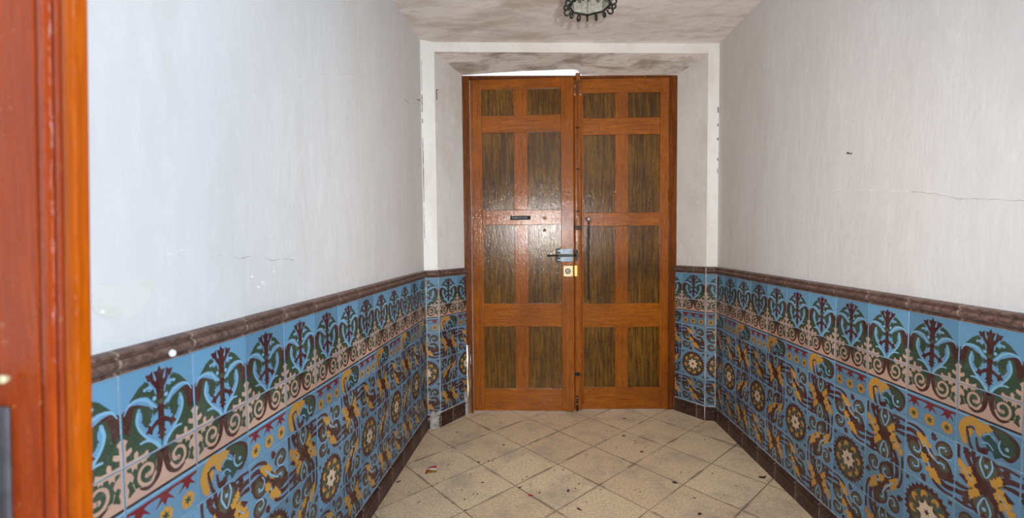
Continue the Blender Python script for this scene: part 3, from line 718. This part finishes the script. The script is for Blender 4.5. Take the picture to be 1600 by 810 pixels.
# covering strip on the right leaf, with a rounded front
b=MB(); S0=.864; S1=.930
for zz in ((.010,.285),(.315,2.50)):
    V=[];n=9
    for z in zz:
        for i in range(n):
            t=i/(n-1); V.append(fR(S0+(S1-S0)*t,.001+.012*sin(pi*t)**.35,z))
    b.add(V,[(i,i+1,n+i+1,n+i) for i in range(n-1)]+[tuple(range(n)),tuple(range(n,2*n)),(0,n-1,2*n-1,n)])
dpart(b,'cover_strip',MAT['wood_c'],leafR)
# backing strip behind the meeting gap, lower part only
b=MB(); b.box(.80,.93,-.085,-.062,0,1.75,0,F0); dpart(b,'backing_strip',MAT['wood_f'])
# upright bolt
b=MB(); b.box(.880,.914,.002,.03,2.602,2.668,0,fR); b.box(.874,.920,.001,.006,2.585,2.606,0,fR)
b.box(.884,.910,.03,.034,2.612,2.640,0,fR)
tb=dpart(b,'upright_bolt',MAT['iron_p'],door,bevel=.002); tb['label']='tall upright iron bolt running up the middle'
b=MB(); b.box(.869,.925,.0,.006,2.49,2.592,0,fR); b.box(.886,.908,.006,.014,2.52,2.58,0,fR); dpart(b,'bolt_plate',MAT['iron_p'],tb,bevel=.001)
b=MB(); b.tube([fR(.895,.014,2.60),fR(.895,.014,1.56)],.0042,8); dpart(b,'bolt_rod',MAT['iron_p'],tb,smooth=True)
for zz in (1.93,1.60,2.25):
    b=MB(); b.tube([fR(.878,.004,zz),fR(.884,.018,zz),fR(.895,.024,zz),fR(.906,.018,zz),fR(.912,.004,zz)],.004,6); dpart(b,'staple',MAT['iron'],tb,smooth=True)
b=MB(); b.hexa([fR(.889,.010,1.57),fR(.901,.010,1.57),fR(.901,.022,1.57),fR(.889,.022,1.57)],[fR(.876,.010,1.485),fR(.914,.010,1.485),fR(.914,.024,1.485),fR(.876,.024,1.485)])
dpart(b,'bolt_handle',MAT['iron_p'],tb,bevel=.002)
b=MB(); b.box(.865,.923,.008,.03,1.458,1.484,0,fR); dpart(b,'handle_bar',MAT['iron'],tb,bevel=.003)
for u,z in ((.874,2.575),(.874,2.508),(.918,2.508)):
    b=MB(); b.lathe([(.005,0),(.005,.002),(.003,.003)],fR(u,.006,z),(DN.x,DN.y,0),8); dpart(b,'screw',MAT['screw'],tb)
# foot bolt
b=MB(); b.box(.866,.904,.0,.006,.035,.135,0,fR); fb=dpart(b,'foot_bolt',MAT['iron_p'],door,bevel=.001)
b=MB(); b.tube([fR(.885,.018,.125),fR(.885,.018,.004)],.008,8); dpart(b,'bolt_rod',MAT['iron'],fb,smooth=True)
for zz in (.055,.105): 
    b=MB(); b.box(.868,.902,.004,.028,zz,zz+.012,0,fR); dpart(b,'staple',MAT['iron_p'],fb,bevel=.002)
b=MB(); b.box(.866,.908,-.002,.020,.288,.300,0,fR); b.box(.866,.908,.0,.004,.300,.318,0,fR); dpart(b,'strip_guard',MAT['iron'],door,bevel=.001)
# sliding bolt
b=MB(); b.box(.718,.848,.0,.005,1.205,1.307,0,fL); sb=dpart(b,'sliding_bolt',MAT['steel'],door,bevel=.0015); sb['label']='horizontal sliding bolt on a grey steel plate'
b=MB(); b.box(.716,.730,.004,.012,1.205,1.307,0,fL); b.box(.730,.752,.004,.010,1.268,1.284,0,fL); b.box(.730,.752,.004,.010,1.224,1.240,0,fL)
b.box(.716,.752,.004,.010,1.296,1.309,0,fL); b.box(.716,.752,.004,.010,1.203,1.214,0,fL)
dpart(b,'bolt_bracket',MAT['iron_g'],sb,bevel=.001)
b=MB(); b.box(.735,.850,.006,.026,1.244,1.264,0,fL); dpart(b,'rod_guide',MAT['iron_g'],sb,bevel=.003)
b=MB(); b.tube([fL(.648,.018,1.254),fL(.655,.018,1.254),fL(.875,.018,1.254)],[.009,.0075,.0075],10); dpart(b,'bolt_rod',MAT['iron'],sb,smooth=True)
b=MB(); b.box(.868,.894,.006,.034,1.236,1.274,0,fR); b.box(.866,.890,.004,.014,1.212,1.296,0,fR)
b.tube([fR(.878,.012,1.285),fR(.886,.024,1.292),fR(.894,.02,1.283),fR(.890,.012,1.272)],.003,6)
dpart(b,'bolt_keeper',MAT['iron_g'],door,bevel=.002)
# rim lock
b=MB()
def rbox(b,u0,u1,z0_,z1_,w0,w1,f,r_=.008,n=4,m=0):
    P=[]
    for cx,cz,a in ((u1-r_,z1_-r_,0),(u0+r_,z1_-r_,pi/2),(u0+r_,z0_+r_,pi),(u1-r_,z0_+r_,1.5*pi)):
        for i in range(n+1): t=a+pi/2*i/n; P.append((cx+r_*cos(t),cz+r_*sin(t)))
    k=len(P); b.add([f(u,w0,z) for u,z in P]+[f(u,w1,z) for u,z in P],[tuple(range(k)),tuple(range(k,2*k))]+[(i,(i+1)%k,k+(i+1)%k,k+i) for i in range(k)],m)
rbox(b,.773,.848,1.088,1.174,0,.016,fL); lk=dpart(b,'rim_lock',MAT['brass_w'],door,bevel=.002); lk['label']='square cream coloured rim lock'
b=MB(); b.lathe([(.021,0),(.021,.005),(.017,.007)],fL(.808,.016,1.131),(DN.x,DN.y,0),20); cyl=dpart(b,'lock_cylinder',MAT['iron'],lk,smooth=False)
b=MB(); b.lathe([(.0165,0),(.015,.004)],fL(.808,.022,1.131),(DN.x,DN.y,0),16); b.box(.806,.810,.026,.0265,1.122,1.142,1,fL); dpart(b,'key_disc',[MAT['chrome'],MAT['black']],lk)
b=MB(); rbox(b,.864,.888,1.086,1.174,.0,.022,fR,.004); dpart(b,'lock_keeper',MAT['brass_y'],door,bevel=.002)['label']='yellow brass keeper beside the lock'
# name plate with worn raised lettering
b=MB(); rbox(b,.360,.520,1.537,1.568,0,.004,fL,.006); npl=dpart(b,'name_plate',MAT['black'],door,bevel=.001); npl['label']='small black plate with worn grey lettering'
b=MB(); u=.378
rbox(b,.363,.3665,1.546,1.560,.004,.0048,fL,.001,1)
for wd,kind in ((.009,'B'),(.009,'B'),(.009,'B'),(.004,'I'),(.009,'C'),(.010,'O'),(.009,'X'),(.009,'C'),(.010,'O'),(.009,'D')):
    zb,zt=1.5455,1.5600; t=.0022
    def bar(x0,x1,z0_,z1_): b.box(x0,x1,.004,.0050,z0_,z1_,0,fL)
    if kind in 'BOCDI': bar(u,u+t,zb,zt)
    if kind in 'BOCD': bar(u+t,u+wd,zb,zb+t); bar(u+t,u+wd,zt-t,zt)
    if kind=='B': bar(u+t,u+wd,zb+.006,zb+.008)
    if kind in 'BOD': bar(u+wd-t,u+wd,zb+t,zt-t)
    if kind=='X':
        for s_ in (1,-1): b.hexa([fL(u,.004,zb if s_>0 else zt-t),fL(u+t,.004,zb if s_>0 else zt-t),fL(u+t,.005,zb if s_>0 else zt-t),fL(u,.005,zb if s_>0 else zt-t)],[fL(u+wd-t,.004,zt-t if s_>0 else zb),fL(u+wd,.004,zt-t if s_>0 else zb),fL(u+wd,.005,zt-t if s_>0 else zb),fL(u+wd-t,.005,zt-t if s_>0 else zb)])
    u+=wd+.0034
dpart(b,'lettering',MAT['grey'],npl)
# spy hole and bolt head
b=MB(); b.lathe([(.014,0),(.014,.003),(.010,.005),(.006,.003)],fL(.630,0,1.549),(DN.x,DN.y,0),14); dpart(b,'spy_hole',MAT['iron_p'],door,smooth=True)
b=MB(); b.lathe([(.012,-.012),(.012,-.009),(.007,-.006)],fL(.630,0,1.454),(DN.x,DN.y,0),10); dpart(b,'bolt_head',MAT['iron_p'],door,smooth=True)
# knob with a hanging chain
b=MB(); b.lathe([(.016,0),(.018,.004),(.008,.008),(.007,.022),(.018,.03),(.020,.04),(.014,.05)],fR(.975,0,1.535),(DN.x,DN.y,0),14); kb=dpart(b,'knob',MAT['chrome'],door,smooth=True)
b=MB(); b.tube([fR(.952,.012,1.542),fR(.960,.03,1.548),fR(.972,.035,1.54),fR(.975,.03,1.52)],.005,6); dpart(b,'hook',MAT['chrome'],kb,smooth=True)
b=MB(); n=26
for i in range(n):
    z=1.512-.6*i/(n-1); c=Vector(fR(.978+.002*sin(i*1.7),.016 if i<2 else .010,z)); ax=Vector((DU.x,DU.y,0)) if i%2 else (Vector((DU.x,DU.y,0))*.5+Vector((DN.x,DN.y,0))*.5).normalized()
    b.tube([c+ax*.0062*cos(t)+Vector((0,0,1))*.0155*sin(t) for t in [2*pi*j/10 for j in range(10)]],.0028,5,closed=True)
dpart(b,'chain',MAT['iron'],door,smooth=True)['label']='thin dark chain hanging from the knob'
# hinges on the right
for zz in (.45,1.72,2.42):
    b=MB(); b.tube([fR(1.613,.004,zz-.05),fR(1.613,.004,zz+.05)],.006,8); dpart(b,'hinge',MAT['wood_f'],door,smooth=True)

# ---------------------------------------------------------------- door_2 : edge of the open inner door close to the lens
inner=empty('door_2',(-.55,.5,0)); tag(inner,'blurred orange varnished door edge close on the far left','door',kind='structure')
LEAN=.0620
def fN(x,y,z): return (x-LEAN*(-1)*(z-CAMZ)*0.5*0+ (z-CAMZ)*.042+.0055 - inner.location.x, y-inner.location.y, z)
def nbox(x0,x1,y0,y1,name,mat,z0_=0.,z1_=2.75,parent=inner,label=None,bev=.004):
    b=MB(); b.box(x0,x1,y0,y1,z0_,z1_,0,fN); o=b.build(name,mat,None,bevel=bev); o.parent=parent
    if label:o['label']=label
    return o
nbox(-.5525,-.5375,.500,.521,'edge_stile',MAT['wood_n'])
# rounded bead, groove and second board, each stepped back from the other
b=MB(); 
V=[];n=9
for z in (0,2.75):
    for i in range(n): t=pi*i/(n-1); V.append(fN(-.5590-.0062*cos(t),.508-.006*sin(t),z))
b.add(V,[(i,i+1,n+i+1,n+i) for i in range(n-1)]+[(0,n-1,2*n-1,n),tuple(range(n)),tuple(range(n,2*n))]); o=b.build('bead',MAT['wood_r'],None,smooth=False); o.parent=inner
nbox(-.5672,-.5650,.514,.53,'groove',MAT['wood_f'])
b=MB(); V=[]
for z in (0,2.75):
    for i in range(n): t=pi*i/(n-1); V.append(fN(-.5765-.0095*cos(t),.508-.006*sin(t),z))
b.add(V,[(i,i+1,n+i+1,n+i) for i in range(n-1)]+[(0,n-1,2*n-1,n),tuple(range(n)),tuple(range(n,2*n))]); o=b.build('bead',MAT['wood_r'],None,smooth=False); o.parent=inner
nbox(-.86,-.587,.506,.54,'stile',MAT['wood_r'])
fbx=nbox(-.660,-.624,.498,.506,'flush_bolt',MAT['bluesteel'],.35,1.20,label='dark flush bolt')
b=MB(); b.lathe([(.004,0),(.006,.006),(.004,.01)],fN(-.622,.500,1.235),(0,-1,0),10); o=b.build('knob',MAT['brass_w'],None,smooth=True); o.parent=inner

# ============================================================ THINGS
# ceiling lantern
LC=Vector((.262,2.30,0)); RZ=2.522
lan=empty('ceiling_lantern',(LC.x,LC.y,HC)); tag(lan,'octagonal glass ceiling lantern with black iron scrolls above the hallway','lantern')
def lp(b,name,mat,parent=lan,**k):
    for v in b.v: v-=lan.location
    o=b.build(name,mat,None,**k); o.parent=parent; return o
R0=.103; R1=.118; ZT=2.74
def oc(i,r_,z): a=pi/2+pi/4*i; return Vector((LC.x+r_*cos(a),LC.y+r_*sin(a),z))
b=MB(); b.tube([oc(i,R0,RZ) for i in range(8)],.0055,6,closed=True); lp(b,'lower_rim',MAT['iron_g'])
b=MB(); b.tube([oc(i,R1,ZT) for i in range(8)],.006,6,closed=True); lp(b,'upper_rim',MAT['iron_g'])
for i in range(8):
    b=MB(); b.tube([oc(i,R0,RZ),oc(i,R1,ZT)],.0045,6); lp(b,'glazing_bar',MAT['zinc'])
    b=MB(); q0,q1=oc(i,R0,RZ),oc(i+1,R0,RZ); q2,q3=oc(i+1,R1,ZT),oc(i,R1,ZT); inn=lambda p:Vector((LC.x+(p.x-LC.x)*.975,LC.y+(p.y-LC.y)*.975,p.z))
    b.hexa([inn(q0),inn(q1),q1*1.0,q0*1.0],[inn(q3),inn(q2),q2*1.0,q3*1.0]); lp(b,'glass_pane',MAT['glass'])
b=MB(); b.lathe([(R1+.012,0),(R1+.010,.012),(.07,.045),(.05,.060),(.05,.063)],(LC.x,LC.y,ZT),n=16); lp(b,'iron_cap',MAT['iron_g'],smooth=False)
for i in range(16):
    a=pi/2+pi/8*i; rr=R0*(1 if i%2==0 else cos(pi/8)); d=Vector((cos(a),sin(a),0)); c=Vector((LC.x,LC.y,0))+d*(rr+.004); P=[]
    s_=.017 if i%2 else .013
    for k in range(15):
        t=k/14*1.75*pi; P.append(c+d*(s_*.9-s_*(1-.25*k/14)*cos(t))*(1 if i%2 else .75)+Vector((0,0,RZ-.006-s_*1.0*sin(t)*(1-.25*k/14)-.004)))
    b=MB(); b.tube(P,[.0046]*12+[.004,.0045,.006],6); lp(b,'scroll',MAT['iron_g'],smooth=True)
# nails in the walls
def nail(px,py,side,ln,drop,label,r_=.0022):
    p=wallpt(side,px,py); n=Vector((1 if side=='l' else -1,0,0))
    b=MB(); b.tube([p-n*.004-p,n*ln*.6,n*ln+Vector((0,-.3*drop,-drop))],[r_,r_,r_*.8],8); b.lathe([(r_*2,-.0005),(r_*2,.0012)],n*ln+Vector((0,-.3*drop,-drop)),n,10)
    o=b.build('nail',MAT['iron']); o.location=p; return tag(o,label,'nail')
nail(652,156,'l',.020,.008,'bent nail in the left wall beside the white doorway band')
nail(1331,240,'r',.016,-.003,'small nail high in the right wall above the long crack')
# white plaster drip on the moulding
p=wallpt('l',250,552,.031); b=MB(); b.lathe([(.003,-.007),(.0085,-.004),(.0095,0),(.007,.004),(.003,.006)],(0,0,0),(1,0,.3),12); o=b.build('plaster_lump',MAT['lump'],smooth=True); o.location=p; tag(o,'round white plaster lump stuck on the left brown moulding','plaster lump')
# wrapper
def flpt(px,py):
    d=FWD+RGT*((px-800)/717.53)-UPV*((py-405)/717.53); t=-CAMZ/d.z; return Vector((d.x*t,d.y*t,0))
c=flpt(675,736); wr=empty('sweet_wrapper',c); tag(wr,'torn red, white and gold wrapper on the floor near the left skirting','wrapper')
def sheet(name,pts,mat,parent,z=.003,th=.0008):
    V=[];k=len(pts)
    for dz in (0,th):
        for i,(x,y) in enumerate(pts): V.append((x,y,z+dz+.003*sin(x*180+y*90)))
    o=build(name,V,[tuple(range(k)),tuple(range(k,2*k))]+[(i,(i+1)%k,k+(i+1)%k,k+i) for i in range(k)],mat,parent); return o
wr.rotation_euler=(0,0,.12)
sheet('red_strip',[(-.026,.022),(-.006,.020),(.022,.024),(.026,.040),(.010,.050),(-.004,.040),(-.024,.040)],MAT['w_red'],wr,.004)
sheet('white_strip',[(-.024,.004),(.000,.000),(.022,.006),(.022,.022),(-.004,.020),(-.026,.020)],MAT['paper'],wr,.0035)
sheet('gold_strip',[(-.028,-.030),(-.018,-.032),(.010,-.028),(.034,-.026),(.030,-.004),(.004,-.002),(-.020,.002)],MAT['w_gold'],wr,.004)
sheet('red_strip',[(-.036,-.034),(-.026,-.032),(-.018,.000),(-.028,.000)],MAT['w_red'],wr,.0055)
# dry leaf bits : individual, irregular
def leafbit(px,py,s,label,rot=0.,mat='leafbit',cat='leaf',name='dry_leaf',asp=.55,group=None):
    r=random.Random(int(px*7+py)); k=9; V=[]; p=flpt(px,py)
    for dz in (0,.0015):
        for i in range(k):
            t=2*pi*i/k; q=s*r.uniform(.6,1.1) if dz==0 else 0
            if dz==0: V.append([q*cos(t),q*sin(t)*asp,0])
    V=[(x,y,.0006+.25*s*abs(x/s)**1.5) for x,y,_ in V]+[(x*.97,y*.97,.0022+.25*s*abs(x/s)**1.5) for x,y,_ in V]
    o=build(name,V,[tuple(range(k))[::-1],tuple(range(k,2*k))]+[(i,(i+1)%k,k+(i+1)%k,k+i) for i in range(k)],MAT[mat]); o.location=p; o.rotation_euler=(0,0,rot)
    return tag(o,label,cat,group)
leafbit(1191,747,.026,'dry leaf scrap on the floor close to the right skirting',.3)
leafbit(1054,755,.020,'dark leaf scrap on the floor right of the middle',-.3)
leafbit(1093,804,.015,'small dark leaf scrap at the bottom edge right of centre',.6)
leafbit(905,797,.020,'curled dark leaf sliver on the floor at the bottom centre',-.8,asp=.3)
leafbit(829,775,.016,'red-brown leaf scrap on the dirty joint below the door lock',-.5,mat='w_red')
leafbit(974,682,.017,'dark leaf scrap on the floor before the right door leaf',.1)
leafbit(1002,707,.016,'dark leaf scrap behind the floor tile corner right of centre',.5)
leafbit(888,768,.014,'small dark leaf scrap on the floor left of the pale joint',1.2)
leafbit(975,655,.020,'dark leaf sliver on the floor at the foot of the right door leaf',-.3,asp=.3)
leafbit(622,754,.018,'dark crumpled scrap on the floor beside the left skirting',.7,asp=.4)
leafbit(654,786,.010,'small dark sliver on the floor in front of the wrapper',1.,asp=.35)
leafbit(714,676,.011,'little dark scrap on the floor near the left doorway jamb',0)
leafbit(812,763,.012,'dark scrap in the floor joint beside the red-brown leaf',.9)
leafbit(754,755,.009,'tiny brown scrap on the middle of the left floor tiles',.3)
leafbit(787,696,.013,'flat brown scrap on the floor in front of the left door leaf',.1,asp=.4)
leafbit(748,723,.011,'dark clot of dirt at the crossing of the left floor joints',.2,mat='crumb')
leafbit(851,652,.014,'white paper scrap on the floor at the foot of the left door leaf',.2,mat='paper',cat='paper scrap',name='paper_scrap')
for px,py in [(1000,770),(1064,739),(1113,741),(1076,739),(1131,775),(963,700),(993,693),(998,686),(992,690),(948,674),(900,658),(929,654),(866,736),(864,758),(890,749),(904,757),(899,764),(905,757),(823,746),(817,750),(722,766),(727,798),(740,773),(746,773),(726,781),(763,721),(683,756),(693,749),(676,766),(666,741),(1101,640+48),(1040,651),(952,650),(880,735),(770,722),(830,720),(858,722),(843,771),(938,766),(1010,674),(1020,690),(970,723),(957,713),(917,786),(960,790),(700,727),(735,742),(640,770),(1150,760),(1085,779)]:
    leafbit(px,py,random.uniform(.0035,.0065),'tiny dark crumb of dirt lying on the beige floor tiles',random.uniform(0,3),mat='crumb',cat='crumb',name='dirt_crumb',asp=.8,group='dark crumbs scattered over the floor')
